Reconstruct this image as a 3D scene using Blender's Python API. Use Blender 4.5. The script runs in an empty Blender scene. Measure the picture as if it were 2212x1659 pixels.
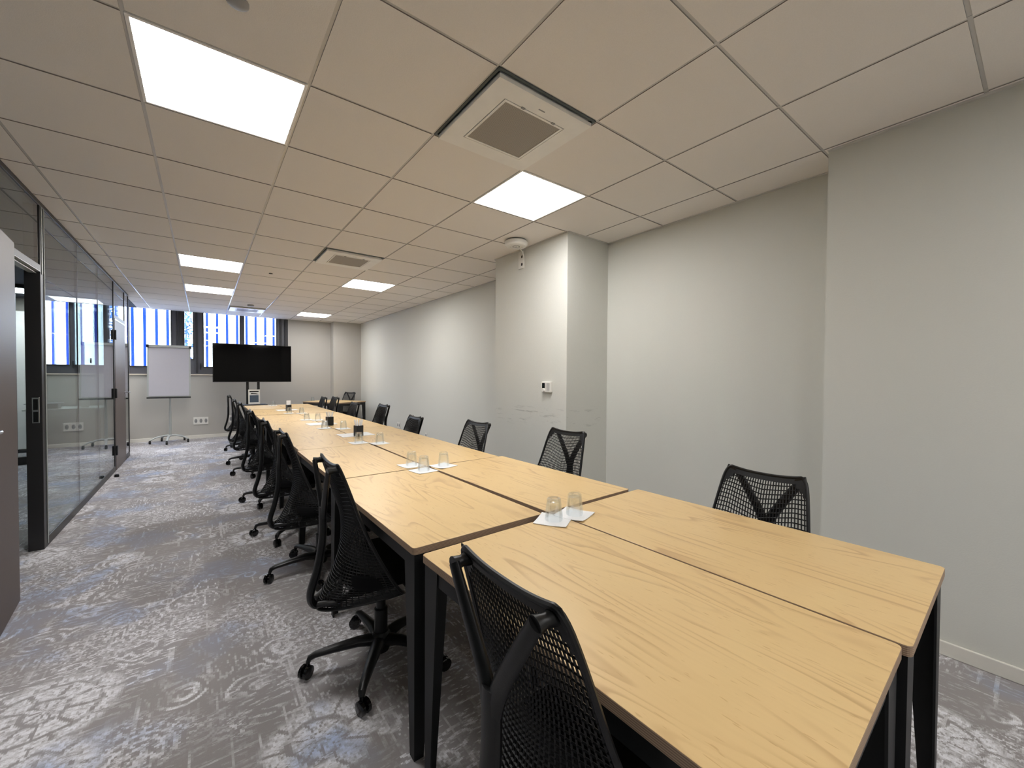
import bpy, bmesh, math, random
from mathutils import Vector, Matrix, Euler
random.seed(7)
PI = math.pi
C = bpy.context.scene.collection
SC = bpy.context.scene

# ------------------------------------------------------------------ materials
def lin(c):
    return tuple(((v/255)/12.92 if v/255 <= .04045 else ((v/255+.055)/1.055)**2.4) for v in c) + (1.0,)

class NT:
    """small node-tree writer"""
    def __init__(s, mat):
        mat.use_nodes = True
        s.t = mat.node_tree; s.t.nodes.clear()
        s.out = s.t.nodes.new('ShaderNodeOutputMaterial')
    def n(s, typ, ins=None, **props):
        nd = s.t.nodes.new(typ)
        for k, v in props.items(): setattr(nd, k, v)
        for k, v in (ins or {}).items():
            sock = nd.inputs[k]
            if isinstance(v, bpy.types.NodeSocket): s.t.links.new(v, sock)
            else: sock.default_value = v
        return nd
    def m(s, op, a, b=0.0, c=0.0, clamp=False):
        return s.n('ShaderNodeMath', {0: a, 1: b, 2: c}, operation=op, use_clamp=clamp).outputs[0]
    def step(s, x, lo, hi):
        return s.n('ShaderNodeMapRange', {0: x, 1: lo, 2: hi, 3: 0.0, 4: 1.0}, interpolation_type='SMOOTHSTEP').outputs[0]
    def mix(s, f, a, b, blend='MIX'):
        nd = s.n('ShaderNodeMix', data_type='RGBA', blend_type=blend)
        for i, v in ((0, f), (6, a), (7, b)):
            if isinstance(v, bpy.types.NodeSocket): s.t.links.new(v, nd.inputs[i])
            else: nd.inputs[i].default_value = v
        return nd.outputs[2]
    def obj(s): return s.n('ShaderNodeTexCoord').outputs['Object']
    def mapv(s, v, scale=(1,1,1), loc=(0,0,0), rot=(0,0,0)):
        return s.n('ShaderNodeMapping', {0: v, 1: loc, 2: rot, 3: scale}).outputs[0]
    def noise(s, v, scale, detail=2.0, rough=.5, dist=0.0):
        return s.n('ShaderNodeTexNoise', {'Vector': v, 'Scale': scale, 'Detail': detail, 'Roughness': rough, 'Distortion': dist}).outputs[0]
    def vor(s, v, scale, feature='F1', metric='EUCLIDEAN', rnd=1.0):
        nd = s.n('ShaderNodeTexVoronoi', {'Vector': v, 'Scale': scale, 'Randomness': rnd}, feature=feature)
        if feature != 'DISTANCE_TO_EDGE': nd.distance = metric
        return nd
    def bsdf(s, color, rough=.5, metal=0.0, spec=.5, bump=None, bstr=.2, bdist=.01, **extra):
        b = s.n('ShaderNodeBsdfPrincipled', {'Roughness': rough, 'Metallic': metal, 'Specular IOR Level': spec})
        if isinstance(color, bpy.types.NodeSocket): s.t.links.new(color, b.inputs['Base Color'])
        else: b.inputs['Base Color'].default_value = color
        for k, v in extra.items():
            b.inputs[k].default_value = v
        if bump is not None:
            bn = s.n('ShaderNodeBump', {'Strength': bstr, 'Distance': bdist, 'Height': bump})
            s.t.links.new(bn.outputs[0], b.inputs['Normal'])
        s.t.links.new(b.outputs[0], s.out.inputs[0])
        return b

M = {}
def simple(name, rgb, rough=.5, metal=0.0, spec=.5, bscale=0, bstr=.15, var=.06):
    m = bpy.data.materials.new(name); t = NT(m)
    v = t.obj(); nz = t.noise(v, bscale or 12.0, 3)
    c = lin(rgb)
    d = tuple(x*(1-var) for x in c[:3]) + (1,)
    l = tuple(min(1, x*(1+var)) for x in c[:3]) + (1,)
    col = t.mix(nz, d, l)
    t.bsdf(col, rough, metal, spec, nz if bscale else None, bstr, .004)
    M[name] = m
    return m

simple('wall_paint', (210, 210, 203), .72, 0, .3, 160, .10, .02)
simple('wall_paint_shaded', (184, 181, 175), .75, 0, .3, 160, .10, .02)  # wall paint darkened: the back wall's weaker light is put into the colour
simple('base_paint', (222, 219, 210), .5, 0, .4)
simple('black_plastic', (13, 13, 14), .40, 0, .4, 300, .05)
simple('black_gloss', (10, 10, 11), .12)
simple('black_elastomer', (15, 15, 17), .45, 0, .4, 500, .1)
simple('black_fabric', (12, 12, 14), .9, 0, .2, 900, .3)
simple('black_steel', (17, 18, 20), .5, .0, .4)
simple('frame_dark', (33, 32, 33), .4, 0, .5)
simple('frame_grey', (84, 84, 90), .45, 0, .5)
simple('reveal_dark', (58, 58, 60), .6, 0, .3)
simple('door_brown', (86, 74, 70), .45, 0, .4, 60, .05, .05)
simple('chrome', (190, 190, 192), .22, 1.0)
simple('white_plastic', (226, 224, 218), .4)
simple('grey_plastic', (150, 150, 150), .5)
simple('light_grey_metal', (176, 180, 178), .4, .2)
simple('paper', (236, 236, 236), .85, 0, .2, 90, .05, .02)
simple('flip_paper', (196, 195, 204), .85, 0, .2, 20, .05, .02)
simple('white_metal', (238, 236, 231), .35, 0, .5)
simple('sill_stone', (216, 206, 190), .5)
simple('dark_leather', (24, 30, 36), .45, 0, .4, 300, .1)
simple('tbar_white', (206, 204, 200), .25, 0, .5)
simple('tile_edge', (150, 143, 136), .9)
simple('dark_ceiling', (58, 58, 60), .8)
simple('gap_dark', (30, 31, 32), .6)
simple('gap_grey', (92, 100, 100), .5)
m = bpy.data.materials.new('bar_blue'); t = NT(m)
d_ = t.n('ShaderNodeBsdfDiffuse', {0: lin((92, 134, 225))}); tl = t.n('ShaderNodeBsdfTranslucent', {0: lin((96, 138, 232))})
mx = t.n('ShaderNodeMixShader', {0: .6, 1: d_.outputs[0], 2: tl.outputs[0]}); t.t.links.new(mx.outputs[0], t.out.inputs[0]); M['bar_blue'] = m
simple('leaf_blue', (70, 112, 170), .7, 0, .3)
simple('desk_white', (206, 208, 200), .5)
simple('slate', (66, 82, 98), .6)
simple('outside_ground', (150, 156, 170), .9)

# pillar paint: the same colour with chair scuffs at back height
m = bpy.data.materials.new('pillar_paint'); t = NT(m)
v = t.obj(); nz = t.noise(v, 160, 3)
col = t.mix(nz, lin((206, 206, 199)), lin((214, 214, 207)))
z = t.n('ShaderNodeSeparateXYZ', {0: v}).outputs[2]
band = t.m('MULTIPLY', t.step(z, .80, .90), t.m('SUBTRACT', 1.0, t.step(z, .97, 1.06)))
sc_ = t.step(t.noise(t.mapv(v, (3, 3, 26)), 1.6, 4, .65), .57, .66)
col = t.mix(t.m('MULTIPLY', t.m('MULTIPLY', band, sc_), .42), col, lin((140, 140, 136)))
t.bsdf(col, .72, 0, .3, nz, .10, .004); M['pillar_paint'] = m

# ceiling mineral tile
m = bpy.data.materials.new('ceiling_tile'); t = NT(m)
v = t.obj(); nz = t.noise(v, 260, 4, .6); n2 = t.noise(v, 3, 2)
col = t.mix(nz, lin((226, 221, 215)), lin((242, 237, 231)))
col = t.mix(t.m('MULTIPLY', n2, .25), col, lin((228, 223, 216)))
t.bsdf(col, .9, 0, .2, nz, .25, .003); M['ceiling_tile'] = m

# grille: perforated sheet
m = bpy.data.materials.new('grille_mesh'); t = NT(m)
v = t.obj(); ch = t.vor(v, 150, 'F1', 'CHEBYCHEV', 0.0).outputs['Distance']
col = t.mix(t.step(ch, .25, .38), lin((96, 92, 86)), lin((170, 163, 153)))
t.bsdf(col, .5, 0, .4); M['grille_mesh'] = m

# lamp diffuser
m = bpy.data.materials.new('lamp_diffuser'); t = NT(m)
e = t.n('ShaderNodeEmission', {0: (1.0, .98, .965, 1), 1: 14.5})
t.t.links.new(e.outputs[0], t.out.inputs[0]); M['lamp_diffuser'] = m

# glass panes (straight-through, Schlick reflection) and real drinking glass
def pane(name, tint, boost=1.0):
    m = bpy.data.materials.new(name); t = NT(m)
    g = t.n('ShaderNodeNewGeometry')
    d = t.n('ShaderNodeVectorMath', {0: g.outputs['Normal'], 1: g.outputs['Incoming']}, operation='DOT_PRODUCT').outputs['Value']
    c = t.m('ABSOLUTE', d)
    f = t.m('POWER', t.m('SUBTRACT', 1.0, c, clamp=True), 5.0)
    f = t.m('MULTIPLY', t.m('MULTIPLY_ADD', f, .96, .04), boost, clamp=True)
    tr = t.n('ShaderNodeBsdfTransparent', {0: tint})
    gl = t.n('ShaderNodeBsdfGlossy', {'Color': (1, 1, 1, 1), 'Roughness': 0.0})
    mx = t.n('ShaderNodeMixShader', {0: f, 1: tr.outputs[0], 2: gl.outputs[0]})
    t.t.links.new(mx.outputs[0], t.out.inputs[0]); M[name] = m
pane('partition_glass', (.74, .79, .80, 1))
pane('window_glass', (.95, .98, 1, 1))
m = bpy.data.materials.new('tumbler_glass'); t = NT(m)
g = t.n('ShaderNodeBsdfGlass', {'Color': (1, 1, 1, 1), 'Roughness': .0, 'IOR': 1.45})
tr = t.n('ShaderNodeBsdfTransparent', {0: (.95, .97, .98, 1)})
mx = t.n('ShaderNodeMixShader', {0: .26, 1: tr.outputs[0], 2: g.outputs[0]})
t.t.links.new(mx.outputs[0], t.out.inputs[0]); M['tumbler_glass'] = m

# tv screen
m = bpy.data.materials.new('tv_screen'); t = NT(m)
t.bsdf(lin((6, 5, 6)), .07, 0, .12); M['tv_screen'] = m

# birch plywood: the grain runs along local x, contour lines as on a rotary veneer
m = bpy.data.materials.new('birch_top'); t = NT(m)
v = t.obj(); oi = t.n('ShaderNodeObjectInfo').outputs['Random']
off = t.n('ShaderNodeCombineXYZ', {0: t.m('MULTIPLY', oi, 37.0), 1: t.m('MULTIPLY', oi, 91.0), 2: 0.0}).outputs[0]
p = t.n('ShaderNodeVectorMath', {0: v, 1: off}, operation='ADD').outputs[0]
big = t.noise(t.mapv(p, (.62, 4.2, 1)), 1.0, 2.5, .5, .28)
ph = t.m('FRACT', t.m('MULTIPLY', big, 19.0))
line = t.m('MULTIPLY', t.m('POWER', t.step(ph, .0, .85), 7.0), t.m('SUBTRACT', 1.0, t.step(ph, .86, .97)))
brk = t.step(t.noise(t.mapv(p, (2, 5, 1)), 1.6, 2), .36, .66)
fine = t.noise(t.mapv(p, (5, 130, 1)), 1.0, 3, .6)
blot = t.noise(t.mapv(p, (1.6, 3.2, 1)), 1.0, 2)
col = t.mix(blot, lin((219, 187, 132)), lin((228, 199, 146)))
col = t.mix(t.m('MULTIPLY', t.m('MULTIPLY', line, brk), .62), col, lin((176, 136, 92)))
col = t.mix(t.m('MULTIPLY', fine, .28), col, lin((200, 166, 122)))
pores = t.step(t.noise(t.mapv(p, (26, 190, 1)), 1.0, 1), .67, .74)
col = t.mix(t.m('MULTIPLY', pores, .35), col, lin((168, 120, 72)))
t.bsdf(col, .36, 0, .42, fine, .05, .002); M['birch_top'] = m
m = bpy.data.materials.new('ply_edge'); t = NT(m)
v = t.obj()
z = t.n('ShaderNodeSeparateXYZ', {0: v}).outputs[2]
ly = t.m('SINE', t.m('MULTIPLY', z, 1450.0))
nz = t.noise(t.mapv(v, (30, 30, 5)), 1.0, 3)
col = t.mix(t.step(ly, -.3, .5), lin((132, 110, 94)), lin((180, 156, 130)))
col = t.mix(t.m('MULTIPLY', nz, .4), col, lin((150, 120, 96)))
t.bsdf(col, .6, 0, .3); M['ply_edge'] = m

# distressed patterned carpet
m = bpy.data.materials.new('carpet'); t = NT(m)
v00 = t.obj()
v0 = t.n('ShaderNodeVectorMath', {0: v00, 1: (.0045, .0075, 1.0)}, operation='SNAP').outputs[0]
wn = t.n('ShaderNodeTexNoise', {'Vector': v0, 'Scale': 5.0, 'Detail': 2.0}).outputs['Color']
wv = t.n('ShaderNodeVectorMath', {0: wn, 1: (.5, .5, .5)}, operation='SUBTRACT').outputs[0]
wv = t.n('ShaderNodeVectorMath', {0: wv, 3: .07}, operation='SCALE').outputs[0]
v = t.n('ShaderNodeVectorMath', {0: v0, 1: wv}, operation='ADD').outputs[0]
# coarse masks (about 50 cm carpet planks with their own pattern strength)
tile = t.vor(t.mapv(v0, (1.0, 2.0, 1)), 1.0, 'F1', 'CHEBYCHEV', .75)
trnd = t.n('ShaderNodeSeparateColor', {0: tile.outputs['Color']})
orn = t.m('MULTIPLY_ADD', trnd.outputs[0], .55, t.m('MULTIPLY', t.noise(v0, 1.5, 2), .6))
orn = t.step(orn, .34, .74)
# woven flecks, both ways
fy = t.step(t.noise(t.mapv(v, (62, 13, 1)), 1.0, 2, .6), .53, .63)
fx = t.step(t.noise(t.mapv(v, (15, 70, 1), (3, 7, 0)), 1.0, 2, .6), .54, .64)
sel = t.step(t.noise(v0, 2.1, 1), .46, .54)
fleck = t.m('ADD', t.m('MULTIPLY', fy, sel), t.m('MULTIPLY', fx, t.m('SUBTRACT', 1.0, sel)))
fleck = t.m('MULTIPLY', fleck, t.m('MULTIPLY_ADD', orn, .85, .22))
# scrolls: thin rings around scattered centres
def rings(scale, radii, wdt, seed):
    d = t.vor(t.mapv(v, (1, 1, 1), seed), scale, 'SMOOTH_F1' if False else 'F1').outputs['Distance']
    tot = None
    for r in radii:
        a = t.m('SUBTRACT', 1.0, t.step(t.m('ABSOLUTE', t.m('SUBTRACT', d, r)), wdt*.45, wdt))
        tot = a if tot is None else t.m('MAXIMUM', tot, a)
    return tot
r1 = rings(4.2, (.20, .34, .47), .035, (1.3, 4.1, 0))
r2 = rings(9.5, (.30,), .075, (8.3, 2.2, 0))
scr = t.m('MULTIPLY', t.m('MAXIMUM', r1, r2), t.step(t.noise(v0, 2.7, 2), .46, .60))
scr = t.m('MULTIPLY', scr, t.step(t.noise(v0, 17, 2), .36, .50))
# flower medallions: rings of petals separated by dark cracks, round scattered centres
med = t.vor(v, 1.45, 'F1', 'EUCLIDEAN', .9)
rel = t.n('ShaderNodeVectorMath', {0: v, 1: med.outputs['Position']}, operation='SUBTRACT').outputs[0]
rx = t.n('ShaderNodeSeparateXYZ', {0: rel})
rad = med.outputs['Distance']
ang = t.m('ARCTAN2', rx.outputs[1], rx.outputs[0])
ringi = t.m('FLOOR', t.m('MULTIPLY', rad, 8.0))
pa_ = t.m('FRACT', t.m('ADD', t.m('MULTIPLY', ang, 9/(2*PI)), t.m('MULTIPLY', ringi, .5)))
pe = t.m('MULTIPLY', t.m('ABSOLUTE', t.m('SUBTRACT', pa_, .5)), t.m('ADD', rad, .04))
re_ = t.m('ABSOLUTE', t.m('SUBTRACT', t.m('FRACT', t.m('MULTIPLY', rad, 8.0)), .5))
hs = t.m('MULTIPLY', t.m('ADD', rad, .04), .5)
pet = t.m('MULTIPLY', t.m('SUBTRACT', 1.0, t.step(pe, t.m('SUBTRACT', hs, .030), t.m('SUBTRACT', hs, .014))), t.m('SUBTRACT', 1.0, t.step(re_, .36, .46)))
mc = t.n('ShaderNodeSeparateColor', {0: med.outputs['Color']})
pet = t.m('MULTIPLY', pet, t.m('SUBTRACT', 1.0, t.step(rad, .30, .37)))
pet = t.m('MULTIPLY', pet, t.step(mc.outputs[1], .35, .5))
pet = t.m('MULTIPLY', pet, t.step(t.noise(v0, 24, 3), .26, .46))
# long worn stripes
stx = t.step(t.noise(t.mapv(v0, (1.3, 34, 1)), 1.0, 1), .62, .66)
sty = t.step(t.noise(t.mapv(v0, (34, 1.3, 1)), 1.0, 1), .63, .67)
stripe = t.m('MULTIPLY', t.m('MAXIMUM', stx, sty), t.step(t.noise(v0, 5, 3), .45, .6))
# clouds of dotted foliage
fol = t.m('MULTIPLY', t.step(t.noise(v0, 42, 3, .7), .49, .57), t.step(t.noise(t.mapv(v0, (1, 1, 1), (5, 5, 0)), 2.0, 2), .50, .60))
lightm = t.m('MAXIMUM', t.m('MAXIMUM', fleck, t.m('MULTIPLY', scr, .95)), t.m('MAXIMUM', pet, t.m('MAXIMUM', t.m('MULTIPLY', stripe, .6), t.m('MULTIPLY', fol, .85))))
wear = t.step(t.noise(v0, 60, 4, .7), .25, .62)
lightm = t.m('MULTIPLY', lightm, wear, clamp=True)
base = t.mix(t.noise(v0, 1.3, 3), lin((134, 130, 130)), lin((163, 158, 157)))
base = t.mix(t.m('MULTIPLY', orn, .35), base, lin((170, 168, 172)))
lightc = t.mix(t.noise(v0, 9, 2), lin((232, 232, 238)), lin((250, 251, 255)))
bl = t.step(t.noise(t.mapv(v0, (1, 1, 1), (2.4, 9.1, 0)), 1.7, 3, .6), .51, .63)
lightc = t.mix(t.m('MULTIPLY', bl, .75), lightc, lin((160, 184, 226)))
base = t.mix(t.m('MULTIPLY', bl, .25), base, lin((140, 152, 182)))
col = t.mix(t.m('MULTIPLY', lightm, .88), base, lightc)
fib = t.noise(v00, 420, 2)
col = t.mix(t.m('MULTIPLY', fib, .20), col, lin((118, 114, 113)))
t.bsdf(col, .95, 0, .12, t.m('ADD', fib, t.m('MULTIPLY', lightm, .4)), .35, .004); M['carpet'] = m

# ------------------------------------------------------------------ mesh building
class MB:
    def __init__(s): s.v = []; s.f = []; s.mi = []; s.sm = []
    def add(s, vs, fs, mi=0, smooth=False):
        o = len(s.v); s.v += [tuple(x) for x in vs]
        for f in fs: s.f.append([i+o for i in f]); s.mi.append(mi); s.sm.append(smooth)
        return s
    def bm(s, b, mi=None, smooth=False):
        b.verts.index_update()
        o = len(s.v); s.v += [tuple(x.co) for x in b.verts]
        for f in b.faces:
            s.f.append([x.index+o for x in f.verts]); s.mi.append(f.material_index if mi is None else mi); s.sm.append(smooth)
        b.free(); return s
    def box(s, x0, x1, y0, y1, z0, z1, bev=0, mi=0, seg=2):
        b = bmesh.new(); bmesh.ops.create_cube(b, size=1)
        for w in b.verts:
            w.co = Vector(((x0+x1)/2+w.co.x*(x1-x0), (y0+y1)/2+w.co.y*(y1-y0), (z0+z1)/2+w.co.z*(z1-z0)))
        if bev: bmesh.ops.bevel(b, geom=b.edges[:], offset=bev, segments=seg, affect='EDGES', profile=.5)
        return s.bm(b, mi)
    def rbox(s, c, size, rot, bev=0, mi=0):
        """box of size at centre c, turned by the Euler rot"""
        b = bmesh.new(); bmesh.ops.create_cube(b, size=1)
        R = Euler(rot).to_matrix()
        for w in b.verts: w.co = Vector((w.co.x*size[0], w.co.y*size[1], w.co.z*size[2]))
        if bev: bmesh.ops.bevel(b, geom=b.edges[:], offset=bev, segments=2, affect='EDGES', profile=.5)
        for w in b.verts: w.co = R @ w.co + Vector(c)
        return s.bm(b, mi)
    def ring(s, o, i, z0, z1, mi=0):
        """square ring, outer half-width o, inner i"""
        vs = [(sx*r, sy*r, z) for z in (z0, z1) for r in (o, i) for sx, sy in ((-1, -1), (1, -1), (1, 1), (-1, 1))]
        fs = []
        for k in range(4):
            m_ = (k+1) % 4
            fs += [[k, m_, 4+m_, 4+k], [8+k, 12+k, 12+m_, 8+m_], [k, 8+k, 8+m_, m_], [4+k, 4+m_, 12+m_, 12+k]]
        return s.add(vs, fs, mi)
    def tube(s, path, rad, n=10, mi=0, closed=False, flat=1.0, up=None):
        P = [Vector(p) for p in path]; L = len(P)
        rs = rad if isinstance(rad, (list, tuple)) else [rad]*L
        vs, fs = [], []; prev = None
        for i in range(L):
            if closed: tg = P[(i+1) % L]-P[i-1]
            else: tg = P[min(i+1, L-1)]-P[max(i-1, 0)]
            tg.normalize()
            if up is not None: ref = Vector(up)
            else: ref = prev if prev is not None else (Vector((0, 0, 1)) if abs(tg.z) < .9 else Vector((1, 0, 0)))
            a = ref - tg*ref.dot(tg)
            if a.length < 1e-6: a = tg.orthogonal()
            a.normalize(); prev = a; b = tg.cross(a)
            for k in range(n):
                th = 2*PI*k/n
                vs.append(P[i] + a*math.cos(th)*rs[i]*flat + b*math.sin(th)*rs[i])
        for i in range(L if closed else L-1):
            j = (i+1) % L
            for k in range(n):
                fs.append([i*n+k, i*n+(k+1) % n, j*n+(k+1) % n, j*n+k])
        if not closed: fs += [list(range(n))[::-1], [(L-1)*n+k for k in range(n)]]
        return s.add(vs, fs, mi, True)
    def lathe(s, prof, n=28, c=(0, 0, 0), axis='z', mi=0, caps=False):
        vs, fs = [], []
        for (r, h) in prof:
            for k in range(n):
                th = 2*PI*k/n
                q = (r*math.cos(th), r*math.sin(th), h)
                if axis == 'x': q = (q[2], q[0], q[1])
                if axis == 'y': q = (q[0], q[2], q[1])
                vs.append((q[0]+c[0], q[1]+c[1], q[2]+c[2]))
        for i in range(len(prof)-1):
            for k in range(n):
                fs.append([i*n+k, i*n+(k+1) % n, (i+1)*n+(k+1) % n, (i+1)*n+k])
        if caps: fs += [list(range(n))[::-1], [(len(prof)-1)*n+k for k in range(n)]]
        return s.add(vs, fs, mi, True)
    def prism(s, poly, z0, z1, mi=0):
        n = len(poly); vs = [(x, y, z0) for x, y in poly]+[(x, y, z1) for x, y in poly]
        fs = [list(range(n))[::-1], [n+i for i in range(n)]]+[[i, (i+1) % n, n+(i+1) % n, n+i] for i in range(n)]
        return s.add(vs, fs, mi)
    def build(s, name, mats, parent=None, loc=(0, 0, 0), auto=35):
        me = bpy.data.meshes.new(name); me.from_pydata(s.v, [], s.f); me.update()
        b = bmesh.new(); b.from_mesh(me)
        for i, f in enumerate(b.faces): f.material_index = s.mi[i]; f.smooth = s.sm[i]
        bmesh.ops.recalc_face_normals(b, faces=b.faces[:])
        if auto:
            for e in b.edges:
                if len(e.link_faces) == 2 and e.calc_face_angle(0) > math.radians(auto): e.smooth = False
        b.to_mesh(me); b.free()
        for mm in (mats if isinstance(mats, (list, tuple)) else [mats]): me.materials.append(M[mm])
        o = bpy.data.objects.new(name, me); C.objects.link(o); o.location = loc
        if parent is not None: o.parent = parent
        return o

def tag(o, label=None, cat=None, group=None, kind=None):
    if label: o['label'] = label
    if cat: o['category'] = cat
    if group: o['group'] = group
    if kind: o['kind'] = kind
    return o
def empty(name, loc=(0, 0, 0), rz=0.0):
    o = bpy.data.objects.new(name, None); C.objects.link(o)
    o.location = loc; o.rotation_euler = (0, 0, rz); o.empty_display_size = .1
    return o
def copy_tree(o, parent=None):
    c = o.copy(); C.objects.link(c)
    if parent is not None: c.parent = parent
    for ch in kids.get(o.name, []): kids.setdefault(c.name, []).append(copy_tree(ch, c))
    return c
kids = {}
def reg(root):
    """remember the children of a prototype so that copies can be made without the operators"""
    allo = list(C.objects)
    def rec(o):
        kids[o.name] = [x for x in allo if x.parent is o]
        for x in kids[o.name]: rec(x)
    rec(root)
def struct(o): return tag(o, kind='structure')

# ------------------------------------------------------------------ dimensions (metres); x = down the room, y = left, z = up
H = 1.3198                    # eye height
ZC = H+1.2794                 # ceiling
XB = 10.62                    # far wall
XN = -2.6                     # near wall, behind the camera
YL = .9624                    # left glass partition
YR, YR2, YP = -2.819, -3.111, -2.565   # right wall: near part, recess, pillar face
YO = 3.6                      # far side of the space beyond the glass
GX, GY, GT = 1.3956, -.3787, .6        # ceiling grid origin and module

# ------------------------------------------------------------------ floor, ceiling
b = MB(); b.box(XN-.1, XB+.3, YR2-.2, YO+.1, -.12, 0); struct(b.build('floor', 'carpet'))

lamps = [(1, -1), (1, 2), (7, -1), (7, 2), (10, -1), (13, 2), (14, -4), (13, -5), (-5, -1), (-5, 2)]  # the second next-room lamp is added, to light the cupboard front
acs = [(0, 1), (5, 1), (13, 0)]
skip = set(lamps) | set(acs)
def cell(i, j): return GX+i*GT, GX+(i+1)*GT, GY-(j+1)*GT, GY-j*GT
b = MB()
g = .007
for i in range(-7, 16):
    for j in range(-7, 5):
        if (i, j) in skip: continue
        x0, x1, y0, y1 = cell(i, j)
        x0 = max(x0, XN); x1 = min(x1, XB); y0 = max(y0, YR2); y1 = min(y1, YO)
        y1 = min(y1, YL+.06)
        if x1-x0 < .02 or y1-y0 < .02: continue
        # tegular tile: face hangs just below the bars
        b.add([(x0+g, y0+g, ZC), (x1-g, y0+g, ZC), (x1-g, y1-g, ZC), (x0+g, y1-g, ZC),
               (x0+g, y0+g, ZC+.012), (x1-g, y0+g, ZC+.012), (x1-g, y1-g, ZC+.012), (x0+g, y1-g, ZC+.012)],
              [[0, 1, 2, 3], [0, 4, 5, 1], [1, 5, 6, 2], [2, 6, 7, 3], [3, 7, 4, 0]], 0)
        s_n = len(b.mi); b.mi[s_n-4:] = [3]*4
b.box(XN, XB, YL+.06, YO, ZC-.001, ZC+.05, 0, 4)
# T bars: main runners down the room a little prouder than the cross bars
for j in range(-7, 6):
    y = GY-j*GT
    if YR2 < y < YL: b.box(XN, XB, y-.011, y+.011, ZC+.0035, ZC+.011, 0, 1)
for i in range(-7, 17):
    x = GX+i*GT
    if XN < x < XB: b.box(x-.011, x+.011, YR2, YL+.06, ZC+.0045, ZC+.0115, 0, 1)
b.box(XN-.1, XB+.1, YR2-.1, YO+.1, ZC+.25, ZC+.3, 0, 2)      # slab above
struct(b.build('ceiling', ['ceiling_tile', 'tbar_white', 'gap_dark', 'tile_edge', 'dark_ceiling']))

# ------------------------------------------------------------------ walls
b = MB(); b.box(-2.75, .778, YR-.4, YR, 0, ZC+.1); struct(b.build('wall_right_near', 'wall_paint'))
b = MB(); b.box(.6, XB+.2, YR2-.1, YR2, 0, ZC+.1); struct(b.build('wall_right', 'wall_paint'))
b = MB(); b.box(2.59, 3.70, YR2-.02, YP, 0, ZC+.1, .004); struct(b.build('pillar_right', 'pillar_paint'))
b = MB(); b.box(10.33, XB+.1, YR2-.02, -2.47, 0, ZC+.1, .004); struct(b.build('pillar_back', 'wall_paint_shaded'))
b = MB(); b.box(XN-.1, XN, YR2, YO, 0, ZC+.1); struct(b.build('wall_near', 'wall_paint'))
b = MB(); b.box(XN, XB, YO, YO+.1, 0, ZC+.1); struct(b.build('wall_far_left', 'wall_paint'))
# back wall with the window opening above the sill
ZS = 1.325; WY0, WY1 = -1.55, 2.34
b = MB()
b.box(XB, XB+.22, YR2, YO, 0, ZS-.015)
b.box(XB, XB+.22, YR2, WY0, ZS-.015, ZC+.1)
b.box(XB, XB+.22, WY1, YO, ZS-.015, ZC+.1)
struct(b.build('wall_back', 'wall_paint_shaded'))

# baseboards with a rounded top edge
def base(name, x0, x1, y0, y1, mat='base_paint'):
    q = MB(); q.box(x0, x1, y0, y1, 0, .068, .004); struct(q.build(name, mat))
base('baseboard_right_near', XN, .79, YR, YR+.014)
base('baseboard_recess', .78, 2.59, YR2, YR2+.014)
base('baseboard_pillar', 2.576, 3.714, YP, YP+.014)
base('baseboard_right', 3.70, 10.33, YR2, YR2+.014)
base('baseboard_back', XB-.014, XB, -2.47, YO)

# shadow-gap angle where walls meet the tiles
b = MB()
for (x0, x1, y) in ((XN, .778, YR), (.778, 2.59, YR2), (2.59, 3.7, YP), (3.7, XB, YR2)):
    b.box(x0, x1, y, y+.02, ZC-.004, ZC+.002)
for (x, y0, y1) in ((2.59, YR2, YP), (3.7, YR2, YP)):
    b.box(x-.02 if x < 3 else x, x if x < 3 else x+.02, y0, y1, ZC-.004, ZC+.002)
b.box(XB-.02, XB, YR2, YO, ZC-.004, ZC+.002)
struct(b.build('trim_1', 'tbar_white'))

# ------------------------------------------------------------------ windows in the back wall
win = empty('window_1', (XB, 0, 0)); struct(win)
def wbox(mb, y0, y1, z0, z1, x0, x1, bev=.003): mb.box(x0-XB, x1-XB, y0, y1, z0, z1, bev)
ZP = H+.165                   # lower edge of the glass
panes = [(1.93, 2.27, ZP), (1.33, 1.87, ZP), (.527, 1.135, ZP), (.178, .31, H+.32), (-.627, -.004, ZP), (-1.319, -.712, ZP)]
f = MB()                       # outer frame: dark reveal posts and rails
for (y0, y1) in ((2.27, 2.34), (1.87, 1.93), (1.135, 1.33), (.31, .527), (-.004, .178), (-.712, -.627), (-1.55, -1.319)):
    wbox(f, y0, y1, ZS, ZC+.02, XB+.05, XB+.13)
wbox(f, -1.55, 2.34, ZS, ZP, XB+.052, XB+.128)
wbox(f, .178, .31, ZP, H+.32, XB+.051, XB+.13)
f.build('window_frame', 'frame_grey', win)
s = MB()                       # sash mouldings standing out from the frame
for (y0, y1, z0) in panes:
    w = .018
    wbox(s, y0-w, y0, z0-w, ZC+.02, XB+.035, XB+.06); wbox(s, y1, y1+w, z0-w, ZC+.02, XB+.035, XB+.06)
    wbox(s, y0, y1, z0-w, z0, XB+.035, XB+.06)
wbox(s, .345, .40, ZS+.02, ZC, XB+.03, XB+.055); wbox(s, .425, .445, ZS+.02, ZC, XB+.028, XB+.055)
wbox(s, .10, .135, ZS+.02, ZC, XB+.03, XB+.055); wbox(s, -1.43, -1.39, ZS, ZC, XB+.03, XB+.055)
wbox(s, -1.55, -1.49, ZS, ZC, XB+.0, XB+.05)
s.build('window_sash', 'reveal_dark', win)
for (y0, y1, z0) in panes:
    q = MB(); wbox(q, y0-.01, y1+.01, z0-.01, ZC+.02, XB+.085, XB+.093, 0); q.build('window_pane', 'window_glass', win)
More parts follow.
